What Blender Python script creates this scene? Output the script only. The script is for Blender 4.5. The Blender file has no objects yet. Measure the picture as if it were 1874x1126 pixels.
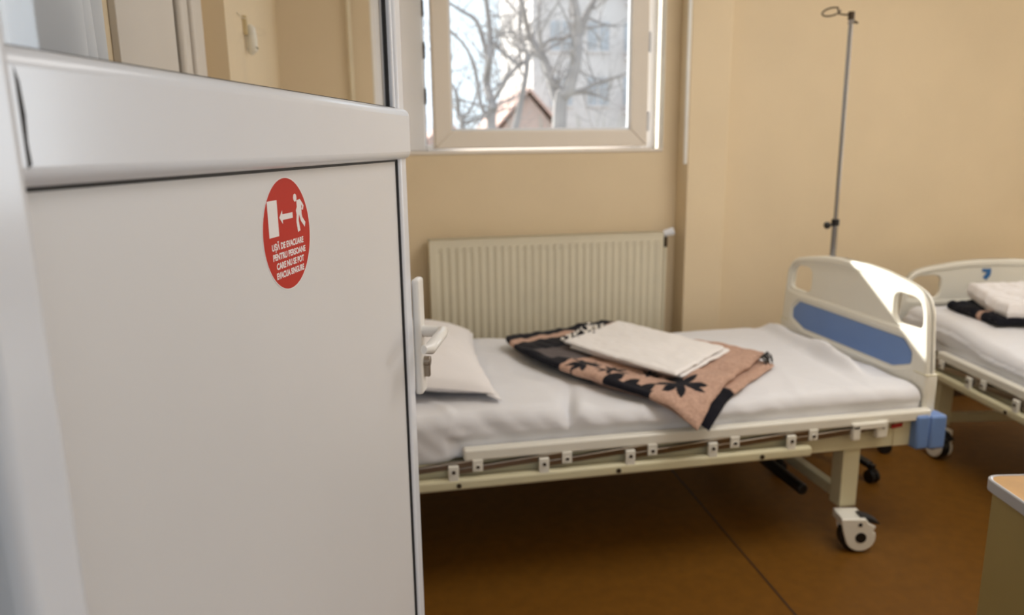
import bpy, bmesh, math, random
from mathutils import Vector, Matrix, noise
C = bpy.context.scene.collection
PI = math.pi
# ------------------------------------------------------------------ camera
cam_d = bpy.data.cameras.new('camera'); cam = bpy.data.objects.new('camera', cam_d); C.objects.link(cam)
bpy.context.scene.camera = cam
yaw, pitch, roll = math.radians(10.75), math.radians(12.2), .013
fw = Vector((math.sin(yaw)*math.cos(pitch), math.cos(yaw)*math.cos(pitch), -math.sin(pitch)))
r0 = Vector((math.cos(yaw), -math.sin(yaw), 0)); u0 = r0.cross(fw)
rt = r0*math.cos(roll) - u0*math.sin(roll); up = rt.cross(fw)
cam.matrix_world = Matrix(((rt.x, up.x, -fw.x, 0), (rt.y, up.y, -fw.y, 0), (rt.z, up.z, -fw.z, 1.4), (0, 0, 0, 1)))
cam_d.sensor_width = 36; cam_d.lens = 1380/1874*36; cam_d.clip_start = .02; cam_d.clip_end = 300
cam_d.dof.use_dof = True; cam_d.dof.focus_distance = .92; cam_d.dof.aperture_fstop = 4.6
# ------------------------------------------------------------------ light
w = bpy.data.worlds.new('sky'); bpy.context.scene.world = w; w.use_nodes = True
bg = w.node_tree.nodes['Background']; bg.inputs[0].default_value = (.80, .90, 1, 1); bg.inputs[1].default_value = 1.7
sd = bpy.data.lights.new('sun', 'SUN'); sun = bpy.data.objects.new('sun', sd); C.objects.link(sun)
sd.energy = 10.5; sd.angle = .012; sd.color = (1, .95, .86)
sun.rotation_euler = Vector((1.06, -1, -.65)).to_track_quat('-Z', 'Y').to_euler()
def area(name, loc, direction, sx, sy, p, col):
    d = bpy.data.lights.new(name, 'AREA'); d.shape = 'RECTANGLE'; d.size = sx; d.size_y = sy; d.energy = p; d.color = col
    o = bpy.data.objects.new(name, d); C.objects.link(o); o.location = loc
    o.rotation_euler = Vector(direction).to_track_quat('-Z', 'Y').to_euler(); return o
area('side_fill_light', (4.9, 3.35, 1.75), (-.5, -1, -.12), 1.3, 1.5, 46, (.84, .92, 1))  # cool fill added at the invented side window to brighten the room
area('overhead_fill_light', (1.9, 1.5, 2.80), (0, 0, -1), 1.4, 1.4, 32, (1, .97, .95))  # soft overhead fill added to brighten the room from above
area('corridor_window_light', (.3, -2.15, 1.6), (0, 1, 0), 3.2, 2.2, 25, (.78, .88, 1))
bpy.context.scene.view_settings.view_transform = 'Standard'
bpy.context.scene.view_settings.look = 'None'
bpy.context.scene.view_settings.gamma = 1
bpy.context.scene.view_settings.exposure = 0
# ------------------------------------------------------------------ materials
def lin(c):
    return tuple(((v/255)/12.92 if v/255 <= .04045 else ((v/255+.055)/1.055)**2.4) for v in c)
def mat(name, rgb, rough=.5, metal=0, var=.05, scale=8, bump=0, bscale=60, coat=0, spec=.5):
    m = bpy.data.materials.new(name); m.use_nodes = True; nt = m.node_tree; p = nt.nodes['Principled BSDF']
    c = lin(rgb)
    tc = nt.nodes.new('ShaderNodeTexCoord'); n = nt.nodes.new('ShaderNodeTexNoise'); n.inputs['Scale'].default_value = scale
    n.inputs['Detail'].default_value = 4
    nt.links.new(tc.outputs['Object'], n.inputs['Vector'])
    r = nt.nodes.new('ShaderNodeValToRGB'); r.color_ramp.elements[0].position = .3; r.color_ramp.elements[1].position = .7
    r.color_ramp.elements[0].color = (*[x*(1-var) for x in c], 1); r.color_ramp.elements[1].color = (*[min(1, x*(1+var)) for x in c], 1)
    nt.links.new(n.outputs[0], r.inputs[0]); nt.links.new(r.outputs[0], p.inputs['Base Color'])
    p.inputs['Roughness'].default_value = rough; p.inputs['Metallic'].default_value = metal
    p.inputs['Coat Weight'].default_value = coat; p.inputs['Coat Roughness'].default_value = .08
    p.inputs['Specular IOR Level'].default_value = spec
    if bump:
        b = nt.nodes.new('ShaderNodeBump'); b.inputs['Strength'].default_value = bump; b.inputs['Distance'].default_value = .004
        n2 = nt.nodes.new('ShaderNodeTexNoise'); n2.inputs['Scale'].default_value = bscale; n2.inputs['Detail'].default_value = 3
        nt.links.new(tc.outputs['Object'], n2.inputs['Vector']); nt.links.new(n2.outputs[0], b.inputs['Height'])
        nt.links.new(b.outputs[0], p.inputs['Normal'])
    return m
M = dict(
 wall=mat('beige_paint', (226, 207, 175), .75, var=.03, scale=2.5, bump=.25, bscale=30),
 ceil=mat('white_paint', (232, 228, 218), .8),
 floor=mat('ochre_linoleum', (114, 75, 24), .45, var=.10, scale=22, spec=.18),
 seam=mat('seam_weld', (62, 38, 14), .5),
 pvc=mat('white_pvc', (226, 229, 236), .2, var=.01, coat=.06, spec=.4),
 panel=mat('satin_door_panel', (220, 219, 220), .4, var=.015, scale=3),
 gasket=mat('black_rubber', (28, 27, 28), .6),
 sash=mat('window_pvc', (232, 224, 214), .35, var=.01),
 metalw=mat('cream_enamel', (212, 205, 172), .38, var=.02),
 plastic=mat('cream_abs_plastic', (234, 231, 220), .32, var=.01),
 blue=mat('blue_plastic', (108, 140, 196), .42, var=.02),
 steel=mat('brushed_steel', (150, 140, 128), .3, 1, var=.05),
 chrome=mat('chrome', (150, 150, 154), .14, 1, var=.02),
 black=mat('black_plastic', (16, 16, 18), .45),
 bolt=mat('dark_bolt', (70, 58, 44), .45, .6),
 red=mat('red_label', (168, 32, 30), .4, var=.02),
 stred=mat('sticker_red', (190, 38, 14), .6, spec=.3, var=.01),
 stwhite=mat('sticker_white', (236, 230, 230), .5, var=.01),
 rad=mat('radiator_enamel', (220, 212, 190), .35, var=.02),
 sheet=mat('white_cotton', (228, 228, 232), .9, var=.02, scale=5, bump=.15, bscale=25),
 pillow=mat('pillow_cotton', (234, 230, 230), .9, var=.02, scale=5, bump=.12, bscale=20),
 linen=mat('folded_linen', (238, 234, 232), .92, var=.015, scale=5, bump=.1, bscale=20),
 matt=mat('mattress_cover', (196, 192, 186), .85),
 curtain=mat('curtain_cloth', (216, 219, 224), .9, var=.02),
 wood=mat('light_oak_laminate', (190, 146, 84), .5, var=.12, scale=14),
 edge=mat('grey_edging', (180, 180, 184), .35),
 cab=mat('olive_cream_laminate', (160, 142, 92), .5, var=.03),
 bark=mat('pale_bark', (152, 146, 146), .9, var=.15, scale=3),
 facade=mat('pale_facade', (214, 206, 204), .9, var=.05, scale=.6),
 dkglass=mat('dark_window_glass', (176, 178, 184), .3),
 roof=mat('red_roof_tiles', (206, 168, 156), .8, var=.1, scale=3),
 rooft=mat('brick_gable', (206, 178, 168), .85, var=.1, scale=3),
 ground=mat('pale_ground', (150, 148, 135), .9, var=.1, scale=.3),
 hedge=mat('winter_scrub', (150, 146, 138), .9, var=.2, scale=2),
 logo=mat('blue_print', (50, 110, 170), .4),
)
M['hwhite'] = mat('handle_white', (236, 233, 228), .3, var=.01)
def glass(name, tint=(1, 1, 1), ior=1.45, refl=1.0):
    m = bpy.data.materials.new(name); m.use_nodes = True; nt = m.node_tree; nt.nodes.clear()
    o = nt.nodes.new('ShaderNodeOutputMaterial'); mx = nt.nodes.new('ShaderNodeMixShader')
    t = nt.nodes.new('ShaderNodeBsdfTransparent'); t.inputs[0].default_value = (*tint, 1)
    g = nt.nodes.new('ShaderNodeBsdfGlossy'); g.inputs['Roughness'].default_value = .02
    f = nt.nodes.new('ShaderNodeLayerWeight'); f.inputs[0].default_value = .5
    pw = nt.nodes.new('ShaderNodeMath'); pw.operation = 'POWER'; pw.inputs[1].default_value = 5; nt.links.new(f.outputs['Facing'], pw.inputs[0])
    k = nt.nodes.new('ShaderNodeMath'); k.operation = 'MULTIPLY_ADD'; k.inputs[1].default_value = .7*refl; k.inputs[2].default_value = .025*refl
    nt.links.new(pw.outputs[0], k.inputs[0]); nt.links.new(k.outputs[0], mx.inputs[0])
    nt.links.new(t.outputs[0], mx.inputs[1]); nt.links.new(g.outputs[0], mx.inputs[2]); nt.links.new(mx.outputs[0], o.inputs[0])
    return m
M['glass'] = glass('clear_glass', (.97, .985, .98))
M['dglass'] = glass('door_glass', (.97, .975, .98), refl=.8)
def vcol(name, rough=.95):
    m = bpy.data.materials.new(name); m.use_nodes = True; nt = m.node_tree; p = nt.nodes['Principled BSDF']
    a = nt.nodes.new('ShaderNodeVertexColor'); a.layer_name = 'pattern'
    n = nt.nodes.new('ShaderNodeTexNoise'); n.inputs['Scale'].default_value = 90
    tc = nt.nodes.new('ShaderNodeTexCoord'); nt.links.new(tc.outputs['Object'], n.inputs['Vector'])
    mx = nt.nodes.new('ShaderNodeMix'); mx.data_type = 'RGBA'; mx.blend_type = 'OVERLAY'; mx.inputs[0].default_value = .35
    nt.links.new(a.outputs[0], mx.inputs[6]); nt.links.new(n.outputs[0], mx.inputs[7]); nt.links.new(mx.outputs[2], p.inputs['Base Color'])
    b = nt.nodes.new('ShaderNodeBump'); b.inputs['Strength'].default_value = .5; b.inputs['Distance'].default_value = .003
    nt.links.new(n.outputs[0], b.inputs['Height']); nt.links.new(b.outputs[0], p.inputs['Normal'])
    p.inputs['Roughness'].default_value = rough; p.inputs['Sheen Weight'].default_value = .05; p.inputs['Specular IOR Level'].default_value = .15
    return m
M['knit'] = vcol('patterned_wool')
# ------------------------------------------------------------------ mesh helpers
class MB:
    def __init__(s): s.v = []; s.f = []
    def add(s, vs, fs):
        n = len(s.v); s.v += [tuple(v) for v in vs]; s.f += [tuple(i+n for i in f) for f in fs]; return s
    def box(s, x0, x1, y0, y1, z0, z1, mtx=None):
        vs = [Vector((x, y, z)) for x in (x0, x1) for y in (y0, y1) for z in (z0, z1)]
        if mtx: vs = [mtx @ v for v in vs]
        return s.add(vs, [(0, 1, 3, 2), (4, 6, 7, 5), (0, 4, 5, 1), (2, 3, 7, 6), (0, 2, 6, 4), (1, 5, 7, 3)])
    def tube(s, pts, r, seg=10, cap=True):
        pts = [Vector(p) for p in pts]; n = len(pts)
        rs = r if isinstance(r, (list, tuple)) else [r]*n
        t0 = (pts[1]-pts[0]).normalized(); a = t0.orthogonal().normalized(); vs = []
        for i, p in enumerate(pts):
            t = (pts[min(i+1, n-1)]-pts[max(i-1, 0)]).normalized()
            a = (a - t*a.dot(t)).normalized(); b = t.cross(a)
            for k in range(seg):
                an = 2*PI*k/seg; vs.append(p + (a*math.cos(an)+b*math.sin(an))*rs[i])
        fs = [(i*seg+k, i*seg+(k+1) % seg, (i+1)*seg+(k+1) % seg, (i+1)*seg+k) for i in range(n-1) for k in range(seg)]
        if cap: fs += [tuple(range(seg))[::-1], tuple((n-1)*seg+k for k in range(seg))]
        return s.add(vs, fs)
    def bar(s, p, q, w_, h, upv=(0, 0, 1)):
        p = Vector(p); q = Vector(q); t = (q-p).normalized(); a = t.cross(Vector(upv)).normalized()*w_/2; b = a.cross(t).normalized()*h/2
        vs = [e+sa*a+sb*b for e in (p, q) for sa in (-1, 1) for sb in (-1, 1)]
        return s.add(vs, [(0, 1, 3, 2), (4, 6, 7, 5), (0, 4, 5, 1), (2, 3, 7, 6), (0, 2, 6, 4), (1, 5, 7, 3)])
    def prism(s, poly, axis, a, b):
        def P(u, v, w_): return {0: (w_, u, v), 1: (u, w_, v), 2: (u, v, w_)}[axis]
        n = len(poly); vs = [P(u, v, a) for u, v in poly]+[P(u, v, b) for u, v in poly]
        return s.add(vs, [tuple(range(n)), tuple(range(2*n-1, n-1, -1))]+[(i, (i+1) % n, n+(i+1) % n, n+i) for i in range(n)])
    def cyl(s, c, ax, r, h, seg=20, r2=None):
        c = Vector(c); d = Vector(ax).normalized()*h/2
        return s.tube([c-d, c+d], [r, r if r2 is None else r2], seg)
    def grid(s, fn, nu, nv):
        return s.add([fn(i/nu, j/nv) for i in range(nu+1) for j in range(nv+1)],
                     [(i*(nv+1)+j, (i+1)*(nv+1)+j, (i+1)*(nv+1)+j+1, i*(nv+1)+j+1) for i in range(nu) for j in range(nv)])
    def xf(s, m):
        s.v = [tuple(m @ Vector(v)) for v in s.v]; return s
def finish(me, m, smooth=True, ang=35):
    me.materials.append(m)
    b = bmesh.new(); b.from_mesh(me); bmesh.ops.recalc_face_normals(b, faces=b.faces); b.to_mesh(me); b.free()
    for p in me.polygons: p.use_smooth = smooth
    if smooth: me.set_sharp_from_angle(angle=math.radians(ang))
def obj(name, mb, m, parent=None, bevel=0, origin=None, seg=3, ang=35):
    me = bpy.data.meshes.new(name)
    vs = mb.v
    if origin is not None: vs = [tuple(Vector(v)-Vector(origin)) for v in vs]
    me.from_pydata(vs, [], mb.f); me.update(); finish(me, m, ang=ang)
    o = bpy.data.objects.new(name, me); C.objects.link(o)
    if origin is not None: o.location = origin
    if parent: o.parent = parent
    if bevel:
        bv = o.modifiers.new('bevel', 'BEVEL'); bv.width = bevel; bv.segments = seg; bv.limit_method = 'ANGLE'; bv.angle_limit = math.radians(50)
    return o
def tag(o, label, cat, group=None, kind=None):
    o['label'] = label; o['category'] = cat
    if group: o['group'] = group
    if kind: o['kind'] = kind
    return o
def thing(name, label, cat, loc=(0, 0, 0), rz=0, group=None):
    o = bpy.data.objects.new(name, None); C.objects.link(o); o.location = loc; o.rotation_euler = (0, 0, rz); o.empty_display_size = .1
    return tag(o, label, cat, group)
def struct(name, mb, m, bevel=0, label=None):
    o = obj(name, mb, m, None, bevel); o['kind'] = 'structure'
    if label: o['label'] = label; 
    return o
def shape2d(name, splines, thick, bevel, m, parent, mtx, res=6):
    """closed outlines (first the rim, then its holes) filled and thickened in the xy plane"""
    cu = bpy.data.curves.new(name, 'CURVE'); cu.dimensions = '2D'; cu.fill_mode = 'BOTH'; cu.extrude = max(thick/2-bevel, .0001)
    cu.bevel_depth = bevel; cu.bevel_resolution = 3; cu.offset = -bevel
    for pts in splines:
        sp = cu.splines.new('POLY'); sp.points.add(len(pts)-1); sp.use_cyclic_u = True
        for i, (x, y) in enumerate(pts): sp.points[i].co = (x, y, 0, 1)
    t = bpy.data.objects.new('t', cu); C.objects.link(t)
    dg = bpy.context.evaluated_depsgraph_get(); me = bpy.data.meshes.new_from_object(t.evaluated_get(dg))
    bpy.data.objects.remove(t); bpy.data.curves.remove(cu)
    me.materials.clear(); me.name = name; me.transform(mtx); finish(me, m, ang=50)
    o = bpy.data.objects.new(name, me); C.objects.link(o); o.parent = parent; return o
def rounded(pts, r, n=6):
    """round the corners of a polygon"""
    out = []; N = len(pts); rr = r if isinstance(r, (list, tuple)) else [r]*N
    for i in range(N):
        p = Vector(pts[i]); a = Vector(pts[i-1]); b = Vector(pts[(i+1) % N]); q = rr[i]
        if q <= 0: out.append(tuple(p)); continue
        da = (a-p); db = (b-p); la = min(q, da.length*.49); lb = min(q, db.length*.49)
        A = p+da.normalized()*la; B = p+db.normalized()*lb
        for k in range(n+1):
            t = k/n; out.append(tuple((1-t)**2*A+2*t*(1-t)*p+t*t*B))
    return out
def sst(a, b, x):
    t = max(0, min(1, (x-a)/(b-a))); return t*t*(3-2*t)
# ------------------------------------------------------------------ room shell
V = 3.47; H = 2.9; UL, UR = -.33, 5.8
WX0, WX1, WZ0, WZ1 = .055, 1.400, 1.373, 2.62
struct('floor', MB().box(-1.6, UR+.2, -2.3, V+.3, -.1, 0), M['floor'])
struct('trim_1', MB().prism([(1.170, 1.0), (1.178, 1.0), (1.270, 3.3), (1.262, 3.3)], 2, .0001, .0012), M['seam'], label='dark welded seam in the linoleum')
struct('ceiling', MB().box(-1.6, UR+.2, -2.3, V+.3, H, H+.1), M['ceil'])
wm = MB()
X2, X3 = 4.25, 5.45
for a, b, c, d in ((UL-.2, WX0, 0, H), (WX0, WX1, 0, WZ0), (WX0, WX1, WZ1, H), (WX1, X2, 0, H), (X2, X3, 0, .95), (X2, X3, 2.6, H), (X3, UR+.2, 0, H)):
    wm.box(a, b, V, V+.26, c, d)
struct('wall_window_side', wm, M['wall'])
struct('trim_2', MB().box(1.474, 1.668, 3.345, V+.01, 0, H), M['wall'], bevel=.006, label='beige wall pilaster right of the radiator')
tag(obj('sunlit_edge_strip', MB().box(1.462, 1.4742, 3.352, 3.372, 1.30, H), mat('sunlit_edge_white', (246, 244, 240), .4), None, .003, origin=(1.47, 3.36, 1.30)), 'white vertical strip standing in for sunlight on the corner of the pilaster right of the window', 'sunlit strip')  # white strip added to stand in for sunlight along the pilaster edge
lw = MB(); DV0, DV1, DZ = 1.16, 1.72, 2.25
lw.box(UL-.2, UL, 2.14, V+.01, 0, H); lw.box(UL-.2, UL-.055, .42, 2.14, 0, H)
struct('wall_left', lw, M['wall'])
struct('wall_right', MB().box(UR, UR+.2, -.1, V+.01, 0, H), M['wall'])
ww = MB(); ww.box(UL-.4, -.30, .26, .42, 0, H); ww.box(.86, UR+.2, .26, .42, 0, H); ww.box(-.30, .86, .26, .42, 2.3, H)
struct('wall_doorway_side', ww, M['wall'])
cw = MB(); cw.box(-1.6, -1.5, -2.3, .26, 0, H); cw.box(2.4, 2.5, -2.3, .26, 0, H); cw.box(-1.6, 2.5, -2.4, -2.3, 0, H)
struct('wall_corridor', cw, M['ceil'])
struct('baseboard_window_side', MB().box(1.67, UR, V-.012, V+.001, 0, .09), M['seam'], bevel=.003)
# window_1 : fixed frame in the reveal, inner sash hung at the right, slightly ajar
w1 = bpy.data.objects.new('window_1', None); C.objects.link(w1); w1['kind'] = 'structure'; w1.location = (0, 0, 0)
fm = MB(); y0, y1 = 3.585, 3.65
fm.box(WX0, .288, y0, y1, WZ0, WZ1); fm.box(1.352, WX1, y0, y1, WZ0, WZ1); fm.box(.288, 1.352, y0, y1, WZ0, WZ0+.03); fm.box(.288, 1.352, y0, y1, WZ1-.05, WZ1)
obj('window_frame', fm, mat('window_white', (250, 250, 255), .45, var=.01), w1, .006)
obj('window_gasket', MB().box(.2885, .2925, y0+.012, y0+.03, WZ0+.03, WZ1-.05), M['gasket'], w1)
hinge = Vector((1.335, 3.565, 0)); sa = math.radians(3.6)
def SM(): return Matrix.Translation(hinge) @ Matrix.Rotation(sa, 4, 'Z')
sw = 1.025; s0 = -sw
smb = MB()
def frame_bars(mb, x0, x1, z0, z1, ya, yb, wl, wr, wb, wt):
    mb.prism([(x0, z0), (x0, z1), (x0+wl, z1-wt), (x0+wl, z0+wb)], 1, ya, yb)
    mb.prism([(x1, z0), (x1, z1), (x1-wr, z1-wt), (x1-wr, z0+wb)], 1, ya, yb)
    mb.prism([(x0, z0), (x1, z0), (x1-wr, z0+wb), (x0+wl, z0+wb)], 1, ya, yb)
    mb.prism([(x0, z1), (x1, z1), (x1-wr, z1-wt), (x0+wl, z1-wt)], 1, ya, yb)
frame_bars(smb, s0, 0, WZ0+.012, WZ1-.02, -.05, .012, .078, .085, .078, .078)
sash = obj('window_sash', smb.xf(SM()), M['sash'], w1, .007)
bead = MB(); frame_bars(bead, s0+.074, -.081, WZ0+.086, WZ1-.094, -.036, -.012, .014, .014, .014, .014)
obj('glazing_bead', bead.xf(SM()), M['pvc'], sash, .004)
obj('window_pane', MB().box(s0+.08, -.086, -.012, -.008, WZ0+.09, WZ1-.10).xf(SM()), M['glass'], sash)
for z in (1.50, 1.86, 2.4):
    obj('window_hinge', MB().cyl((1.342, 3.52, z), (0, 0, 1), .009, .09), M['pvc'], w1)
for z in (1.62, 1.82, 2.0, 2.2):
    obj('lock_plate', MB().box(.289, .296, y0-.006, y0+.012, z-.035, z+.035), M['bolt'], w1)
struct('trim_3', MB().box(WX0-.0, WX1+.0, V-.006, y0, WZ0-.014, WZ0+.001), M['sash'], .004, label='thin window sill board')
struct('trim_4', MB().box(WX1-.006, WX1+.001, V-.001, y0, WZ0, WZ1).box(WX0-.001, WX0+.006, V-.001, y0, WZ0, WZ1), M['ceil'], .002, label='thin lining of the window reveal, its white standing in for sunlight')  # white lining imitates the sunlit reveal by its colour
# added_window : unseen window added out of frame to the right to light the room
w2 = bpy.data.objects.new('added_window', None); C.objects.link(w2); w2['kind'] = 'structure'
f2 = MB(); frame_bars(f2, X2, X3, .95, 2.6, 3.58, 3.64, .07, .07, .07, .07); obj('window_frame', f2, M['pvc'], w2, .006)
obj('window_pane', MB().box(X2+.06, X3-.06, 3.605, 3.609, 1.01, 2.54), M['glass'], w2)
# heating riser left of window
tag(obj('heating_pipe', MB().cyl((-.035, V-.022, H/2), (0, 0, 1), .011, H-.004), mat('cream_pipe_paint', (226, 214, 186), .35), None, origin=(-.035, V-.022, 0)),
    'thin cream heating pipe running up the wall left of the window', 'pipe')
# door_2 in the left wall
d2 = bpy.data.objects.new('door_2', None); C.objects.link(d2); d2['kind'] = 'structure'
XW = UL-.055; pl = mat('white_wood_door', (214, 206, 196), .4, var=.01)
g = MB(); g.box(XW, XW+.03, 1.87, 1.98, 0, 2.2); g.box(XW, XW+.03, 1.30, 1.87, 2.11, 2.2); obj('door_frame', g, pl, d2, .008)
obj('door_panel', MB().box(XW, XW+.012, 1.36, 1.765, .01, 2.11), pl, d2, .002)
obj('door_stile', MB().box(XW, XW+.024, 1.79, 1.855, .01, 2.11), pl, d2, .012)
g = MB(); g.box(XW+.001, XW+.004, 1.765, 1.79, .01, 2.11); g.box(XW+.001, XW+.005, 1.855, 1.87, .01, 2.11); obj('door_gasket', g, mat('brown_gap', (70, 60, 46), .7), d2)
# curtain seen through the open door's glass
cm = MB()
def cf(a, b):
    v = .56+.55*a; z = .35+2.35*b
    wv = .018*math.sin(a*34+.6*math.sin(b*3))*(1.2-.4*b)+.02*math.sin(a*11+b*2)
    v -= .10*sst(.55, 1, a)*(b-.1)**2*1.0
    return (XW+.075+wv, v, z)
cm.grid(cf, 110, 24)
cur = obj('curtain', cm, M['curtain'], None, origin=(XW+.07, .82, .35)); so = cur.modifiers.new('thick', 'SOLIDIFY'); so.thickness = .003
tag(cur, 'pale grey-white curtain hanging by the left wall, seen through the open door\'s glass', 'curtain')
tag(obj('curtain_rail', MB().tube([(XW+.07, .50, 2.72), (XW+.07, 1.2, 2.72)], .012).box(XW, XW+.07, .52, .53, 2.715, 2.725).box(XW, XW+.07, 1.17, 1.18, 2.715, 2.725), M['chrome'], None, origin=(XW, .8, 2.72)), 'short metal rail above the pale curtain on the left wall', 'curtain rail')
# call handset on the left wall
hs = thing('wall_handset', 'small pale oval call handset hanging on the beige left wall', 'handset', (UL, 2.47, 1.695)); hs.scale = (.6, .45, .45)
obj('wall_bracket', MB().box(0, .02, -.055, -.02, .07, .19), mat('aged_cream_plastic', (206, 186, 140), .5), hs, .004)
obj('handset_body', MB().tube([(.022, .0, .14), (.030, .005, .12), (.032, .01, .05), (.030, .02, -.02), (.022, .025, -.045)], [.012, .024, .026, .026, .012], 14), M['plastic'], hs)
obj('cord', MB().tube([(.02, -.03, .17), (.008, -.1, .168), (.005, -.2, .166), (.004, -.3, .168)], .002, 6), M['plastic'], hs)
obj('clip', MB().tube([(.05, .0, .0), (.058, .012, -.008), (.052, .025, -.018)], .0035, 6), M['bolt'], hs)
# ------------------------------------------------------------------ door_1 : the open leaf in front of the camera
FE = Vector((.0836, 1.3274, 0)); dw = Vector((.3148, .9492, 0)).normalized(); nn = Vector((dw.y, -dw.x, 0))
DM = Matrix(((dw.x, nn.x, 0, FE.x), (dw.y, nn.y, 0, FE.y), (0, 0, 1, 0), (0, 0, 0, 1)))
d1 = bpy.data.objects.new('door_1', None); C.objects.link(d1); d1.matrix_world = DM; d1['kind'] = 'structure'
d1['label'] = 'open white glossy plastic door with glass above a solid panel'
SH, SI, SO = -.935, -.884, -.084
st = MB(); st.box(-.052, 0, -.034, -.012, .02, 2.20); obj('stile_lip', st, M['pvc'], d1, .008)
st = MB(); st.box(SO, -.046, -.018, 0, .02, 2.20); st.box(-.060, -.046, -.034, -.016, .02, 2.20); obj('lock_stile', st, M['pvc'], d1, .007)
obj('hinge_stile', MB().box(SH-.005, SI-.006, -.060, .0115, .02, 2.20), M['pvc'], d1, .010)
obj('mid_rail', MB().box(SI-.024, -.046, -.058, .010, 1.379, 1.4585), M['pvc'], d1, .012, seg=5)
obj('bottom_rail', MB().box(SI, SO, -.058, 0, .02, .14), M['pvc'], d1, .007)
obj('top_rail', MB().box(SI, SO, -.058, 0, 2.11, 2.20), M['pvc'], d1, .007)
obj('door_panel', MB().box(SI-.03, SO+.005, -.040, -.008, .13, 1.385), M['panel'], d1)
gk = MB(); gk.box(SO-.003, SO+.001, -.03, -.0045, .14, 1.380); gk.box(SI-.012, SO, -.03, -.0065, 1.3757, 1.380)
gk.box(SO-.0135, SO-.0085, -.016, -.0105, 1.45, 2.11); gk.box(SI-.010, SO, -.03, -.004, 1.4575, 1.4597)
obj('gasket', gk, M['gasket'], d1)
obj('glazing_bead', MB().box(SO-.009, SO+.004, -.02, -.004, 1.455, 2.11), M['pvc'], d1, .003)
obj('door_glass', MB().box(SI-.02, SO-.006, -.0165, -.0125, 1.45, 2.12), M['dglass'], d1)
obj('hinge_gap', MB().prism([(SI-.0070, 1.390), (SI-.0034, 1.392), (SI-.0042, 1.405), (SI-.0030, 1.42), (SI-.0042, 1.438), (SI-.0070, 1.446)], 1, .0095, .0102), M['gasket'], d1)
hd = MB()
obj('handle_plate', MB().box(-.046, -.012, -.002, .0125, .968, 1.176), M['hwhite'], d1, .0055, seg=4)
lv = MB(); path = [(-.028, .010, 1.081), (-.028, .034, 1.081), (-.031, .0445, 1.081), (-.040, .0505, 1.0845), (-.06, .053, 1.084), (-.09, .0515, 1.082), (-.122, .047, 1.075), (-.136, .040, 1.077)]
lv.tube(path, [.0105, .0100, .0091, .0095, .0095, .0100, .0102, .0070], 16); lo = obj('lever_handle', lv, M['hwhite'], d1, ang=60)
obj('lock_cylinder', MB().box(-.032, -.022, .010, .022, .998, 1.028).cyl((-.027, .017, 1.026), (0, 1, 0), .009, .012), M['steel'], d1, .001)
jm = MB(); jm.box(-.30, -.235, .26, .47, 0, 2.3)
struct('trim_5', jm, mat('grey_jamb', (98, 106, 104), .5), .008, label='grey door jamb at the hinge side of the open door')
# sticker on the door
sk = thing('evacuation_sticker', 'round red evacuation sticker with white running figure, stuck on the open white door', 'sticker'); sk.matrix_world = DM @ Matrix.Translation((-.512, -.0079, 1.309)) @ Matrix(((1, 0, 0, 0), (0, 0, 1, 0), (0, 1, 0, 0), (0, 0, 0, 1)))
# local frame: x along the door, y up, z towards the viewer
R = .0605
circ = lambda r, cx=0, cy=0, n=72: [(cx+r*math.cos(2*PI*k/n), cy+r*math.sin(2*PI*k/n)) for k in range(n)]
def flat(name, polys, z0, z1, m):
    b = MB()
    for p in polys: b.prism(p, 2, z0, z1)
    return obj(name, b, m, sk)
flat('white_border', [circ(R)], 0, .0002, M['stwhite']); flat('red_disc', [circ(R-.0012)], .0002, .0003, M['stred'])
# artwork measured as fractions of the disc (x right, y up, radius 1)
S = lambda pts: [(x*R, y*R) for x, y in pts]
def E_(t): return S(t)
flat('door_symbol', [S([(-.75, .62), (-.37, .62), (-.37, 0), (-.75, 0)])], .0003, .0004, M['stwhite'])
flat('arrow_symbol', [S([(-.31, .31), (-.18, .43), (-.18, .36), (.25, .36), (.25, .26), (-.18, .26), (-.18, .19)])], .0003, .0004, M['stwhite'])
fig = [circ(.072*R, .40*R, .61*R, 20),
       S([(.46, .56), (.62, .57), (.72, .49), (.77, .44), (.72, .36), (.665, .385), (.70, .43), (.66, .47), (.655, .29), (.43, .29), (.41, .38), (.46, .44)]),
       S([(.425, .29), (.53, .29), (.50, .19), (.55, 0.0), (.44, -.02), (.40, .17)]),
       S([(.54, .29), (.655, .29), (.68, .23), (.80, .13), (.76, .045), (.60, .17)])]
flat('running_figure', [p for p in fig], .0003, .0004, M['stwhite'])
def text_mesh(lines, name, m, parent):
    allv = MB()
    for s, size, cx, cy, wid in lines:
        cu = bpy.data.curves.new('t', 'FONT'); cu.body = s; cu.size = 1; cu.align_x = 'LEFT'; cu.extrude = .004; cu.offset = .042
        cu.space_character = 1.0
        t = bpy.data.objects.new('t', cu); C.objects.link(t)
        me = bpy.data.meshes.new_from_object(t.evaluated_get(bpy.context.evaluated_depsgraph_get()))
        xs = [v.co.x for v in me.vertices]; x0, x1 = min(xs), max(xs)
        vs = [((v.co.x-x0)/(x1-x0)*wid-wid/2+cx, v.co.y*size+cy, .00035+v.co.z*.005) for v in me.vertices]
        allv.add(vs, [tuple(p.vertices) for p in me.polygons])
        bpy.data.objects.remove(t); bpy.data.curves.remove(cu); bpy.data.meshes.remove(me)
    o = obj(name, allv, m, parent); return o
text_mesh([('UȘĂ DE EVACUARE', .0091, -.001, -.0138, .081), ('PENTRU PERSOANE', .0091, .0015, -.0243, .084),
           ('CARE NU SE POT', .0091, .002, -.0344, .071), ('EVACUA SINGURE', .0091, .0008, -.0445, .071)], 'lettering', M['stwhite'], sk)
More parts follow.
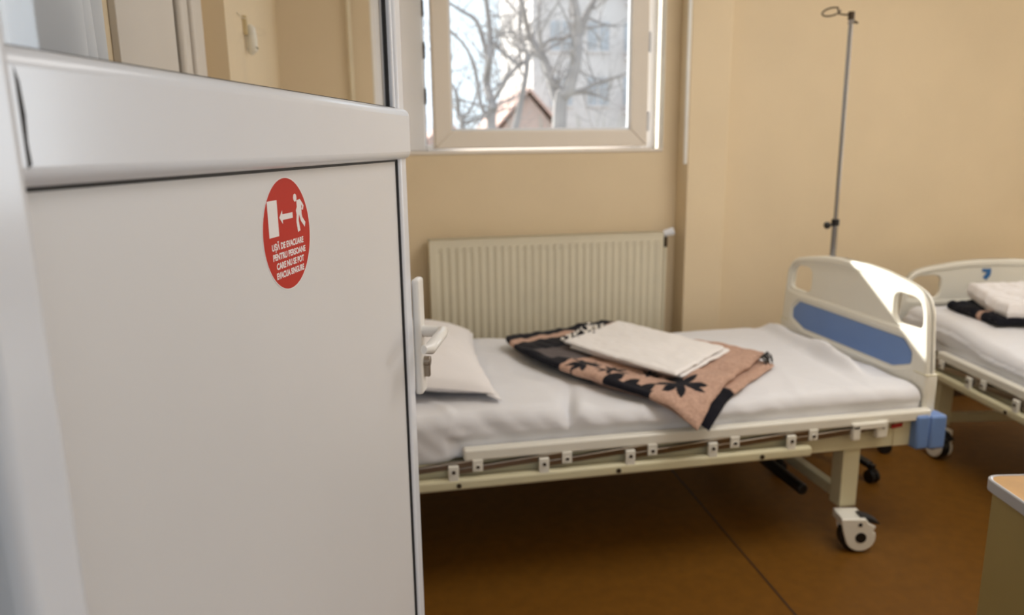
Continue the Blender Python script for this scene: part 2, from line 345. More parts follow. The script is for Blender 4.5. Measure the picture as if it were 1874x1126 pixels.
# ------------------------------------------------------------------ radiator
ra = thing('radiator', 'cream ribbed panel radiator on the wall under the window', 'radiator', (.817, 3.35, .38))
W2, RH = .553, .605; rb = MB()
NR = 30; prof = []
for i in range(NR):
    x = -W2+.028+(2*W2-.056)*i/NR; dx = (2*W2-.056)/NR
    prof += [(x+dx*.0, 0), (x+dx*.18, -.0), (x+dx*.34, .008), (x+dx*.66, .008), (x+dx*.82, 0)]
prof = [(-W2+.004, 0)]+prof+[(W2-.004, 0)]
def strip(z0, z1, k0, k1):
    vs = []; 
    for z, k in ((z0, k0), (z1, k1)): vs += [(x, y*k+.002, z) for x, y in prof]
    n = len(prof); rb.add(vs, [(i, i+1, n+i+1, n+i) for i in range(n-1)])
strip(.003, .03, 0, 0); strip(.03, .055, 0, 1); strip(.055, RH-.06, 1, 1); strip(RH-.06, RH-.035, 1, 0); strip(RH-.035, RH-.008, 0, 0)
obj('front_panel', rb, M['rad'], ra, ang=60)
obj('side_cover', MB().box(-W2, -W2+.004, 0, .095, 0, RH), M['rad'], ra, .001); obj('side_cover', MB().box(W2-.004, W2, 0, .095, 0, RH), M['rad'], ra, .001)
tg = MB(); tg.box(-W2, W2, 0, .006, RH-.01, RH); tg.box(-W2, W2, .089, .095, RH-.01, RH)
for i in range(86):
    x = -W2+.01+i*(2*W2-.02)/85; tg.box(x, x+.0038, .004, .091, RH-.008, RH-.001)
obj('top_grille', tg, M['rad'], ra)
obj('back_panel', MB().box(-W2+.004, W2-.004, .06, .092, .01, RH-.012), M['rad'], ra)
vv = MB(); vv.cyl((W2+.042, .045, RH-.005), (1, -.25, .3), .017, .05, 20, .020); vh = obj('thermostat_head', vv, M['pvc'], ra, .003)
obj('valve', MB().cyl((W2+.012, .05, RH-.03), (1, 0, 0), .010, .03).cyl((W2+.028, .05, RH-.05), (0, 0, 1), .010, .05), M['bolt'], ra)
obj('supply_pipe', MB().tube([(W2+.028, .05, RH-.07), (W2+.028, .06, -.2), (W2+.028, .07, -.375)], .009), M['rad'], ra)
# ------------------------------------------------------------------ hospital bed
def mirror_y(pts): return pts+[(1.01-y, z) for y, z in reversed(pts)]
def panel_set(root, name, x, face, dz):
    """moulded end board in the plane across the bed; face=-1 looks to the head, +1 to the foot"""
    o = obj(name, MB().box(x+.008, x+.028, .10, .91, .50+dz, .60+dz), M['plastic'], root, .006)
    mt = Matrix(((0, 0, 1, x+.0175), (1, 0, 0, 0), (0, 1, 0, dz), (0, 0, 0, 1)))
    hf = [(.03, .47), (.03, .60), (.055, .82), (.085, .868), (.125, .888), (.19, .902), (.31, .921), (.42, .9295)]
    out = rounded(mirror_y(hf)+[(.88, .47), (.86, .53), (.15, .53), (.13, .47)], [.01, .02, .03, .03, .02, .02, .02, .02]+[.02]*7+[.01]+[.01, .05, .05, .01], 4)
    hole = rounded([(.078, .745), (.088, .822), (.115, .853), (.215, .857), (.24, .84), (.24, .765), (.215, .742)], [.03, .03, .03, .02, .02, .02, .03], 5)
    hole2 = [(1.01-y, z) for y, z in reversed(hole)]
    shape2d('board_core', [out, hole, hole2], .024, .006, M['plastic'], o, mt)
    inner = rounded([(.072, .735), (.082, .83), (.11, .858), (.22, .876), (.36, .892), (.505, .896)][:5]+[(.505, .896)]+[(1.01-y, z) for y, z in [(.36, .892), (.22, .876), (.11, .858), (.082, .83), (.072, .735)]]
                    + [(.90, .735), (.11, .735)], [.02, .03, .03, .02, .02, .02, .02, .02, .03, .03, .02, 0, 0], 4)
    lowr = rounded([(.11, .66), (.16, .70), (.85, .70), (.90, .66), (.90, .61), (.80, .575), (.21, .575), (.11, .61)], .02, 4)
    shape2d('raised_rim', [out, inner, lowr], .040, .012, M['plastic'], o, mt)
    bl = rounded([(.118, .655), (.165, .695), (.845, .695), (.892, .655), (.892, .612), (.798, .580), (.212, .580), (.118, .612)], .012, 4)
    shape2d('blue_inlay', [bl], .029, .002, M['blue'], o, mt)
    for y in (.058, .952):
        b = obj('board_post', MB().box(x-.004, x+.044, y-.034, y+.034, .455+dz*.5, .60+dz), M['plastic'], o, .012)
        obj('seam_line', MB().box(x-.0046, x+.0446, y-.0346, y+.0346, .594+dz, .597+dz), M['metalw'], b, .01)
    return o
def caster(root, x, y, rz, s=1, hub=True):
    mtx = Matrix.Translation((x, y, 0)) @ Matrix.Rotation(rz, 4, 'Z')
    cv = [(-.045, .128), (.040, .128), (.050, .112), (.075, .100), (.066, .082)]
    cv += [(.025+.052*math.cos(a), .060+.052*math.sin(a)) for a in [math.radians(t) for t in range(20, -171, -14)]]
    cv += [(-.036, .081)]
    h = MB().prism(cv, 1, -.031, -.020).prism(cv, 1, .020, .031); h.box(-.042, .040, -.028, .055, .10, .130)
    c = obj('caster', h.xf(mtx), M['plastic'], root, .004)
    obj('caster_wheel', MB().cyl((.018, 0, .0585), (0, 1, 0), .0585, .038, 32).xf(mtx), M['black'], c, .006)
    obj('wheel_hub', MB().cyl((.025, 0, .06), (0, 1, 0), .019, .066, 20).cyl((.02, 0, .108), (0, 1, 0), .007, .065, 12).xf(mtx), M['black'], c)
    obj('brake_lever', MB().prism([(.02, .138), (.06, .128), (.088, .112), (.094, .104), (.07, .106), (.03, .120)], 1, -.022, .022).xf(mtx), M['black'], c, .004)
    return c
LX = .15   # local x = u + .15 on the near bed
def make_bed(label, loc, rz, dz_head, dz_foot, latch=True, hx=.07):
    b = thing('hospital_bed', label, 'bed', loc, rz, None)
    L = 2.05
    fr = MB()
    fr.box(.0, 2.0, .026, .075, .345, .43); fr.box(.0, 2.0, .945, .99, .345, .43)
    for x in (.02, .7, 1.35, 1.93): fr.box(x, x+.04, .075, .945, .36, .42)
    fr.box(1.92, 2.0, .022, .04, .345, .445)
    obj('bed_frame', fr, M['metalw'], b, .004)
    dk = MB()
    for i in range(15): dk.box(.06+i*.124, .165+i*.124, .06, .96, .432, .446)
    obj('slatted_deck', dk, M['metalw'], b, .003)
    obj('red_tag', MB().prism([(1.908, .414), (1.950, .418), (1.950, .432), (1.908, .428)], 1, .0190, .0225), M['red'], b)
    panel_set(b, 'footboard', 2.035, -1, dz_foot); panel_set(b, 'headboard', .0-.035, 1, dz_head)
    for xa in (1.985, -.071):
        for ya in (-.012, .93):
            bb = MB().box(xa, xa+.052, ya, ya+.09, .338, .462); bb.box(xa+.050, xa+.114, ya-.004, ya+.092, .336, .460); bb.box(xa+.03, xa+.08, ya+.01, ya+.08, .345, .455)
            obj('corner_bumper', bb, M['blue'], b, .010, seg=4)
    for xa in (1.74, hx):
        for ya in (.034, .925): obj('leg', MB().box(xa, xa+.066, ya, ya+.062, .125, .40), M['metalw'], b, .004)
        obj('leg_crossbar', MB().box(xa+.015, xa+.05, .09, .93, .135, .175), M['metalw'], b, .003)
    obj('brake_rod', MB().tube([(1.69, .18, .13), (1.69, .60, .13)], .022, 12), M['black'], b, .008)
    caster(b, 1.744, -.03 if rz == 0 else .05, math.radians(-12)); caster(b, 1.775, .955, math.radians(15)); caster(b, hx+(.10 if hx > .1 else .035), .01, math.radians(8)); caster(b, hx+.035, .955, math.radians(-25))
    # folded side rail
    rl = bpy.data.objects.new('side_rail', None)
    rl = obj('side_rail', MB().box(.405, 2.045, -.002, .036, .441, .480), M['plastic'], b, .008, seg=4)
    obj('lower_bar', MB().box(-.02, 1.585, -.018, .012, .355, .392), M['metalw'], rl, .010)
    ux = [.447, .733, 1.019, 1.307, 1.593]; lx = [.084, .370, .656, .941, 1.225, 1.507]
    for x in ux: obj('rail_bracket', MB().box(x-.016, x+.016, -.006, .004, .408, .446).cyl((x, -.006, .425), (0, 1, 0), .006, .004, 12), M['plastic'], rl, .003)
    for x in lx: obj('rail_bracket', MB().box(x-.016, x+.016, -.016, -.004, .385, .436), M['plastic'], rl, .003)
    for x in ux: obj('bolt', MB().cyl((x, -.008, .424), (0, 1, 0), .0055, .005, 12), M['bolt'], rl)
    for x in lx: obj('bolt', MB().cyl((x, -.018, .417), (0, 1, 0), .0055, .005, 12), M['bolt'], rl)
    for x in (.385, 1.40, .90): obj('bolt', MB().cyl((x, -.019, .372), (0, 1, 0), .008, .004, 14), M['bolt'], rl)
    for i, x in enumerate(lx):
        x2 = ux[i] if i < 5 else 1.88
        obj('rail_link', MB().bar((x, .006, .410), (x2, .006, .436), .014, .021), M['steel'], rl, .003)
    if latch:
        obj('latch', MB().box(1.735, 1.86, -.014, .008, .432, .456).box(1.735, 1.765, -.014, .006, .395, .45).box(1.83, 1.872, -.010, .012, .395, .458), M['plastic'], b, .005)
        obj('latch_bolt', MB().cyl((1.852, -.011, .436), (0, 1, 0), .006, .004, 12), M['bolt'], b)
    # crank handles folded under the foot end
    obj('crank', MB().tube([(2.02, .38, .30), (2.0, .38, .30), (1.9, .38, .31)], .010).tube([(2.02, .38, .30), (2.02, .50, .29)], .009), M['black'], b)
    return b
bed1 = make_bed('cream hospital bed with blue-inlaid footboard under the window, blanket on it', (-.15, 2.17, 0), 0, 0, 0)
B2L = Vector((2.52, 3.22, 0)); B2R = math.radians(-99)
bed2 = make_bed('hospital bed at the right edge of the photo, headboard against the wall', B2L, B2R, -.11, -.11, False, .34)
B2M = Matrix.Translation(B2L) @ Matrix.Rotation(B2R, 4, 'Z')
# logo on far headboard
lg = MB(); lg.cyl((.012, .487, .79), (1, 0, 0), .021, .002, 20)
lo2 = obj('blue_logo', MB().prism([(.47, .80), (.505, .80), (.505, .775), (.49, .755), (.475, .765), (.49, .785), (.47, .788)], 0, -.0165+.016, .0012).xf(Matrix.Translation((-.003, -.03, -.03)) @ Matrix.Translation((0, .487, .78)) @ Matrix.Scale(1.25, 4) @ Matrix.Translation((0, -.487, -.78))), M['logo'], [c for c in bed2.children if c.name.startswith('headboard')][0])
# ------------------------------------------------------------------ mattress and sheets
def nz(x, y, z=0, s=1): return noise.noise(Vector((x*s, y*s, z)))
def top_z(x, y, kind):   # local bed coordinates
    if kind == 1: return .555+.035*sst(1.05, .45, x)+.004*nz(x, y, 1, 4)
    return .565+.004*nz(x, y, 5, 4)
def make_bedding(kind, mtx, lab_m, lab_s):
    def tr(mb): return mb.xf(mtx)
    org = mtx @ Vector((1, .5, .45))
    m_ = MB().box(.08, 2.01, .075, .965, .447, .522 if kind == 1 else .53)
    tag(obj('mattress', tr(m_), M['matt'], None, .03, origin=org), lab_m, 'mattress')
    s_ = MB(); NX, NY = 260, 170
    def fn(a, b):
        # cross profile: hem, side, edge, top, edge, side
        y = -0.0; t = b
        x = .062+(2.024-.062)*a
        zt = top_z(x, .5, kind)
        side = .105
        if kind == 1: hem = .462-.035*sst(.55, .30, x)
        else: hem = .445+.02*math.sin(x*7)
        rr = .045; y0 = .042; wdt = .945
        if kind == 2: zt += .045*sst(.7, .4, x)
        Ls = zt-rr-hem; La = rr*PI/2; Lt = wdt-2*rr; Lf = zt-rr-.465
        # spend grid rows where the cloth curves
        tot = Ls+La+Lt+La+Lf; q = t*tot; k = 1
        if q < Ls: yy = y0; zz = hem+q; k = q/Ls
        elif q < Ls+La: an = (q-Ls)/rr; yy = y0+rr-rr*math.cos(an); zz = zt-rr+rr*math.sin(an)
        elif q < Ls+La+Lt: yy = y0+rr+(q-Ls-La); zz = zt
        elif q < Ls+La*2+Lt: an = (q-Ls-La-Lt)/rr; yy = y0+wdt-rr+rr*math.sin(an); zz = zt-rr+rr*math.cos(an)
        else: yy = y0+wdt; zz = zt-rr-(q-Ls-2*La-Lt)
        d = min(yy-y0, y0+wdt-yy)
        # dip ends
        ex = min(x-.062, 2.024-x)
        if ex < .03: zz -= (.03-ex)**2*12
        # wrinkles
        top = sst(0, .05, d)
        zz += .0055*nz(x, yy, 2.2, 3)*top+.0016*nz(x, yy*.6, 7, 11)*top+.0022*(1-abs(nz(x*.8+yy*.5, yy*.7-x*.2, 3, 6))*6)*top*(nz(x, yy, 8, 3) > -.1 and 1 or .4)
        if kind == 1:
            # fold running in from the near edge
            cx = .62+.30*(yy-.03); g_ = 1.25*math.exp(-((x-cx-.12)/.022)**2)*math.exp(-(yy/.22)**2)
            g2 = math.exp(-((x-cx-.165)/.03)**2)*math.exp(-(yy/.20)**2)
            zz += -.028*g_+.012*g2
            for (x0, sl, am, wi, ln) in ((.40, -.5, .007, .016, .30), (.95, .9, .006, .018, .4), (1.25, -.4, .004, .02, .5), (1.55, .3, .005, .02, .3), (1.8, -.5, .005, .018, .3)):
                zz += am*math.exp(-((x-x0-sl*yy)/wi)**2)*math.exp(-(yy/ln)**2)
            # ridge of loose sheet by the footboard
            rx = 1.86+.06*(yy-.2); rdg = math.exp(-((x-rx-.04)/.022)**2)*sst(.12, .3, yy)*sst(.99, .9, yy)
            zz += (.034+.034*math.exp(-((yy-.42)/.12)**2)+.016*nz(yy, 3, 1, 7))*rdg
            zz -= .006*math.exp(-((x-rx+.02)/.02)**2)*top
            if q < Ls+La:
                lowz = sst(.488, .52, zz); free = sst(.40, .34, x); g3 = max(lowz, free)
                yy -= g3*(.012*nz(x, zz*.5, 4, 6)+.012+.006*nz(x+zz, 1, 1, 16)+.008*math.sin(x*24+3*nz(x, 0, 0, 3))*sst(.8, .3, x))*sst(0, .03, min(zz-hem+.01, Ls+La-q))
                zz += .006*nz(x, 2, 2, 12)*lowz
        else:
            if q < Ls: yy -= (.014*nz(x, zz, 9, 6)+.008)*sst(.488, .52, zz)
            zz += .010*nz(x, yy, 3, 7)*top*sst(.6, .0, x)
        return (x, yy, zz)
    s_.grid(fn, NX, NY)
    o = obj('bed_sheet', tr(s_), M['sheet'], None, origin=org, ang=80)
    so = o.modifiers.new('thick', 'SOLIDIFY'); so.thickness = .0025; so.offset = 1
    tag(o, lab_s, 'bed sheet')
B1M = Matrix.Translation((-.15, 2.17, 0))
make_bedding(1, B1M, 'thin grey-white mattress on the near bed, showing below its sheet', 'creased white sheet over the near bed\'s mattress')
make_bedding(2, B2M, 'mattress of the bed at the right edge of the photo', 'white sheet covering the bed at the right edge of the photo')
# pillow
def pillow(name, label, cx, cy, cz, lx, ly, hz, rz, mtx=Matrix.Identity(4), tilt=0):
    mb = MB(); n = 60
    T = mtx @ Matrix.Translation((cx, cy, cz)) @ Matrix.Rotation(rz, 4, 'Z') @ Matrix.Rotation(tilt, 4, 'Y')
    for sgn in (1, -1):
        def fn(a, b):
            x = a*2-1; y = b*2-1
            fx = 1-abs(x)**2.6; fy = 1-abs(y)**2.6
            h = max(0, fx*fy)**.55
            # corners stay out, edges pull in
            px = x*lx/2*(1-.10*(1-y*y)*abs(x)); py = y*ly/2*(1-.06*(1-x*x)*abs(y))
            z = sgn*hz/2*h*(1 if sgn > 0 else .62)+.006*nz(px, py, sgn*3, 7)*(h > 0)*h+.006*abs(nz(px, py, 5+sgn, 14))*h
            return (px, py, z)
        mb.grid(fn, n, n)
    mb.xf(T)
    org = T @ Vector((0, 0, -hz*.3))
    o = obj(name, mb, M['pillow'], None, origin=org, ang=70)
    hm = MB()
    def hf(a, b):
        t = a*2*PI*0+a; y = (t*2-1); x = 1
        px = lx/2*(1-.10*(1-y*y)); return (px-.03+.045*b+.006*nz(y, b, 3, 5), y*ly/2*(1+.03*b), -.004-.010*b*(1+nz(y, 1, 1, 6)))
    h = MB().grid(hf, 50, 4).xf(Matrix.Translation(-org) @ T); ho = obj('pillowcase_hem', h, M['pillow'], o, ang=70)
    so = ho.modifiers.new('t', 'SOLIDIFY'); so.thickness = .004
    return tag(o, label, 'pillow')
pillow('pillow', 'white pillow at the head of the near bed, behind the door handle', .135, 2.70, .655, .52, .86, .17, math.radians(-2), tilt=math.radians(7))
# ------------------------------------------------------------------ folded textiles
def slab(name, m, parent, cor, th, zf, col=None, n=(90, 70), r=None, rough=.004, seed=0, org=(0, 0, 0), edge_fn=None, bulge=0):
    """folded cloth: quad a-b-c-d (a-b is t=0 edge, d-c is t=1), thickness th with rounded rim"""
    a, b_, c, d = [Vector(p) for p in cor]; mb = MB(); cols = []
    r = r or th/2
    NS, NT = n
    org = Vector(org)
    for side in (1, -1):
        base = len(mb.v)
        for i in range(NS+1):
            for j in range(NT+1):
                s = i/NS; t = j/NT
                p = (a*(1-s)+b_*s)*(1-t)+(d*(1-s)+c*s)*t
                L1 = (b_-a).length; L2 = (d-a).length
                e = min(s*L1, (1-s)*L1, t*L2, (1-t)*L2)
                # pull in the sides and round the rim
                k = math.sqrt(max(0, 1-(1-min(e, r)/r)**2))
                cen = (a+b_+c+d)/4
                wv = rough*2*nz(s*3, t*3, seed, 2.0)+rough*nz(s*4, t*4, seed+9, 4)
                p2 = p+(p-cen)*.02*nz(s*3+seed, t*3, 3, 2)
                if edge_fn: p2 = p2+edge_fn(s, t)
                z0 = zf(p2.x, p2.y)+wv*.5+abs(rough)
                z = z0+th/2+side*th/2*k+(wv if side > 0 else 0)+(bulge*math.sin(PI*s)*math.sin(PI*t) if side > 0 else 0)
                mb.v.append((p2.x-org.x, p2.y-org.y, z-org.z))
                if col: cols.append(col(s, t, side))
        for i in range(NS):
            for j in range(NT):
                q = base+i*(NT+1)+j
                mb.f.append((q, q+NT+1, q+NT+2, q+1) if side > 0 else (q, q+1, q+NT+2, q+NT+1))
    me = bpy.data.meshes.new(name); me.from_pydata(mb.v, [], mb.f); me.update()
    if col:
        at = me.color_attributes.new('pattern', 'FLOAT_COLOR', 'POINT')
        for i, c_ in enumerate(cols): at.data[i].color = (*c_, 1)
    me.materials.append(m)
    bm = bmesh.new(); bm.from_mesh(me); bmesh.ops.remove_doubles(bm, verts=bm.verts, dist=1e-6); bmesh.ops.recalc_face_normals(bm, faces=bm.faces); bm.to_mesh(me); bm.free()
    for p in me.polygons: p.use_smooth = True
    o = bpy.data.objects.new(name, me); C.objects.link(o); o.location = org if parent is None else (0, 0, 0)
    if parent: o.parent = parent
    return o
def zb(u, v):
    z = top_z(u+.15, .5, 1)+.006
    e = (2.255-v)
    if e > 0: z -= e*e*2.2+e*.12
    return z
BLK, TAN, GRY = lin((24, 24, 32)), lin((190, 156, 138)), lin((98, 90, 90))
def flower(s, t, cs, ct, R_, L1=.62, L2=.95, ph=0):
    x = (s-cs)*L1; y = (t-ct)*L2; rr = math.hypot(x, y); an = math.atan2(y, x)+ph
    if rr > R_: return False
    return any(leaf(s, t, cs, ct, R_, R_*.17, ph+k*2*PI/8+.2*math.sin(k*2.3), L1, L2) for k in range(8))
def leaf(s, t, cs, ct, ln, wd, ang, L1=.62, L2=.95):
    x = (s-cs)*L1; y = (t-ct)*L2; ca, sa_ = math.cos(ang), math.sin(ang); a = x*ca+y*sa_; b = -x*sa_+y*ca
    return 0 < a < ln and abs(b) < wd*math.sin(PI*min(1, a/ln))**.7
def blanket_col(s, t, side):
    # t runs from the left-hand edge to the tip near the rail ; s from near edge to far edge
    tt = t+.012*math.sin(s*5)
    if tt < .075+.03*s: return BLK
    if tt < .125+.05*s: return TAN
    if tt < .235+.12*s: return BLK
    if tt < .44:
        return BLK if (s < .05 or (s < .10 and tt > .37)) else GRY
    if flower(s, t, .10, .50, .066): return BLK
    if flower(s, t, .14, .615, .060, ph=.3): return BLK
    if flower(s, t, .20, .875, .088, ph=.2): return BLK
    if flower(s, t, .24, .73, .045, ph=.3): return BLK
    for k in range(3):
        if leaf(s, t, -.02, .66+.062*k, .085, .021, .25): return BLK
    if s < .05+.015*math.sin(t*60) and .64 < t < .83: return BLK
    return TAN
bk = thing('patterned_blanket', 'folded tan, black and grey blanket with black flowers, lying on the near bed', 'blanket', (.95, 2.65, .56))
bo_ = (.95, 2.65, .56)
# corners: near-left (tip of stripes), far-left, far-right, near tip
def pl_(z): return 0
low = slab('bottom_fold', M['knit'], bk, [(.60, 2.86, 0), (1.04, 3.19, 0), (1.475, 2.49, 0), (1.03, 2.10, 0)], .022, zb, lambda s, t, q: (BLK if (s < .35 and t > .86) else BLK if t < .5 else TAN), org=bo_, rough=.002, seed=2, n=(60, 60),
           edge_fn=lambda s, t: Vector((-.868, -.497, 0))*.075*math.sin(PI*t**.75)**.9*(1-s)**1.3)
topf = slab('top_fold', M['knit'], bk, [(.535, 2.95, 0), (1.03, 3.24, 0), (1.47, 2.56, 0), (.985, 2.085, 0)], .026, lambda u, v: zb(u, v)+.022, blanket_col, n=(200, 300), org=bo_, rough=.004, seed=5,
            edge_fn=lambda s, t: Vector((-.868, -.497, 0))*.098*math.sin(PI*t**.75)**.9*(1-s)**1.3)
fr_ = MB()
random.seed(3)
for i in range(16):
    p = Vector((1.472-.004*i, 2.545-.0065*i*.6, .615)); q = p+Vector((.022+random.uniform(-.01, .01), -.008+random.uniform(-.01, .01), -.035-random.uniform(0, .015)))
    fr_.tube([p-Vector(bo_), (p+q)/2-Vector(bo_)+Vector((.006, 0, .004)), q-Vector(bo_)], .0022, 5)
obj('fringe', fr_, M['black'], bk)
zs = lambda off: (lambda u, v: top_z(u+.15, .5, 1)+off)
f1 = slab('folded_sheet', M['linen'], None, [(.745, 2.735, 0), (1.07, 3.02, 0), (1.335, 2.575, 0), (1.02, 2.30, 0)], .014, zs(.058), org=(1.03, 2.66, .62), rough=.0012, seed=11)
tag(f1, 'lower white folded sheet lying directly on the patterned blanket', 'folded sheet', 'white folded sheets on the blanket')
f2_ = slab('folded_sheet', M['linen'], None, [(.728, 2.765, 0), (1.052, 3.07, 0), (1.305, 2.565, 0), (.99, 2.275, 0)], .016, zs(.072), org=(1.02, 2.66, .64), rough=.0018, seed=14, bulge=.004)
tag(f2_, 'upper white folded sheet, topmost of the textiles on the near bed', 'folded sheet', 'white folded sheets on the blanket')
# small striped cloth showing under the sheets' far-left corner
def stripe_col(s, t, q): return lin((232, 226, 218)) if nz(s*3, t*3, 4, 3.5) > -.02 else BLK
tw = slab('striped_towel', M['knit'], None, [(.735, 2.84, 0), (.93, 3.10, 0), (1.02, 3.00, 0), (.83, 2.76, 0)], .014, zs(.058), stripe_col, n=(70, 70), org=(.88, 2.92, .62), rough=.006, seed=21)
tag(tw, 'black and white cloth peeking from under the white folded sheets', 'towel')
# bed 2 textiles
def L2(x, y): p = B2M @ Vector((x, y, 0)); return (p.x, p.y, 0)
c2 = [L2(.52, .17), L2(.52, .69), L2(.16, .69), L2(.16, .17)]
k2 = slab('dark_blanket', M['knit'], None, c2, .045, lambda u, v: .606, lambda s, t, q: (TAN if (abs(t-.35) < .05 and s < .1) else BLK), org=(*L2(.35, .36)[:2], .575), seed=31)
tag(k2, 'black folded blanket under white linen on the bed at the right edge', 'blanket')
def z2(u, v):
    q = B2M.inverted() @ Vector((u, v, 0)); return .628+.05*sst(.45, .2, q.x)
c3 = [L2(.51, .22), L2(.51, .68), L2(.22, .68), L2(.22, .22)]
k3 = slab('folded_linen_pillow', M['pillow'], None, c3, .075, z2, org=(*L2(.35, .36)[:2], .63), seed=33, rough=.003, r=.02)
tag(k3, 'white folded pillow and linen propped on black blanket, by the far headboard', 'folded linen')
# ------------------------------------------------------------------ IV stand
iv = thing('iv_stand', 'chrome IV drip stand standing behind the near bed\'s footboard', 'IV stand', (1.958, 2.9, 0))
obj('lower_pole', MB().cyl((0, 0, .58), (0, 0, 1), .0125, .96, 20), M['chrome'], iv, .002)
obj('upper_pole', MB().cyl((0, 0, 1.48), (0, 0, 1), .0085, .84, 20), M['chrome'], iv, .001)
cl = obj('clamp', MB().cyl((0, 0, 1.058), (0, 0, 1), .0165, .028, 20), M['black'], iv, .003)
obj('clamp_knob', MB().cyl((-.022, -.006, 1.048), (1, .2, 0), .005, .04, 10).cyl((-.044, -.010, 1.048), (1, .2, 0), .015, .014, 10), M['black'], cl, .002)
def loop(sx):
    pts = [(0, 0, 1.895), (.03*sx, .0, 1.893), (.06*sx, .0, 1.897)]
    for k in range(0, 15):
        a = PI+.45-(2*PI-.9)*k/14; pts.append(((.090+.036*math.cos(a))*sx, .03*math.sin(a), 1.903+.012*math.sin(a)*sx))
    pts.append((.06*sx, -.004, 1.897)); return pts
hk = MB().tube(loop(-1), .0034, 8).tube([(x*.25, y+.02, z-.03) for x, y, z in loop(1)], .0028, 8); hk.cyl((0, 0, 1.89), (0, 0, 1), .013, .03, 16)
obj('hook', hk, M['bolt'], iv)
hubo = obj('base_hub', MB().cyl((0, 0, .095), (0, 0, 1), .038, .05, 20), M['black'], iv, .006)
for k in range(5):
    a = math.radians(-80+72*k); c_, s_ = math.cos(a), math.sin(a)
    leg = obj('base_leg', MB().bar((0, 0, .10), (.30*c_, .30*s_, .071), .034, .026), M['black'], iv, .008)
    wx, wy = .31*c_, .31*s_; pr = Vector((-s_, c_, 0))
    obj('base_caster', MB().cyl((wx+.012*pr.x, wy+.012*pr.y, .0275), pr, .0275, .016, 20).cyl((wx-.012*pr.x, wy-.012*pr.y, .0275), pr, .0275, .016, 20).cyl((wx, wy, .055), (0, 0, 1), .012, .05, 12).box(wx-.014, wx+.014, wy-.014, wy+.014, .035, .062), M['black'], leg, .002)
# ------------------------------------------------------------------ bedside cabinet, lower right corner
ns = thing('bedside_cabinet', 'olive-cream bedside cabinet with wood-look top, cut off at the right edge', 'cabinet', (1.165, 1.185, 0), math.radians(-10))
oc = rounded([(0, 0), (.45, 0), (.45, -.42), (0, -.42)], .03, 8)
sc = lambda k: [((x-.225)*k+.225, (y+.21)*k-.21) for x, y in oc]
obj('top_board', MB().prism(sc(.975), 2, .728, .7505), M['wood'], ns)
ed = MB(); n_ = len(oc); o1 = oc; o2 = sc(.972)
ed.v = [(x, y, .727) for x, y in o1]+[(x, y, .752) for x, y in o1]+[(x, y, .752) for x, y in o2]+[(x, y, .727) for x, y in o2]
for i in range(n_):
    j = (i+1) % n_
    for q in range(4): ed.f.append((q*n_+i, q*n_+j, ((q+1) % 4)*n_+j, ((q+1) % 4)*n_+i))
obj('top_edging', ed, M['edge'], ns, .003)
obj('cabinet_body', MB().box(.014, .436, -.406, -.014, .06, .728), M['cab'], ns, .003)
obj('plinth', MB().box(.03, .42, -.39, -.03, 0, .06), M['black'], ns)
dr = obj('drawer', MB().box(.02, .43, -.422, -.408, .55, .69), M['cab'], ns, .003); obj('drawer_handle', MB().tube([(.17, -.422, .62), (.17, -.445, .62), (.28, -.445, .62), (.28, -.422, .62)], .005, 8), M['steel'], dr)
dd = obj('door', MB().box(.02, .43, -.422, -.408, .08, .54), M['cab'], ns, .003); obj('door_handle', MB().tube([(.06, -.422, .42), (.06, -.445, .42), (.06, -.445, .32), (.06, -.422, .32)], .005, 8), M['steel'], dd)
# housing added out of frame above the overhead fill light
cl_ = thing('added_fill_fixture', 'unseen square housing added for the overhead fill light', 'added fixture', (1.9, 1.5, 2.9))
obj('fill_housing', MB().box(-.72, .72, -.72, .72, -.08, 0), M['pvc'], cl_, .006)
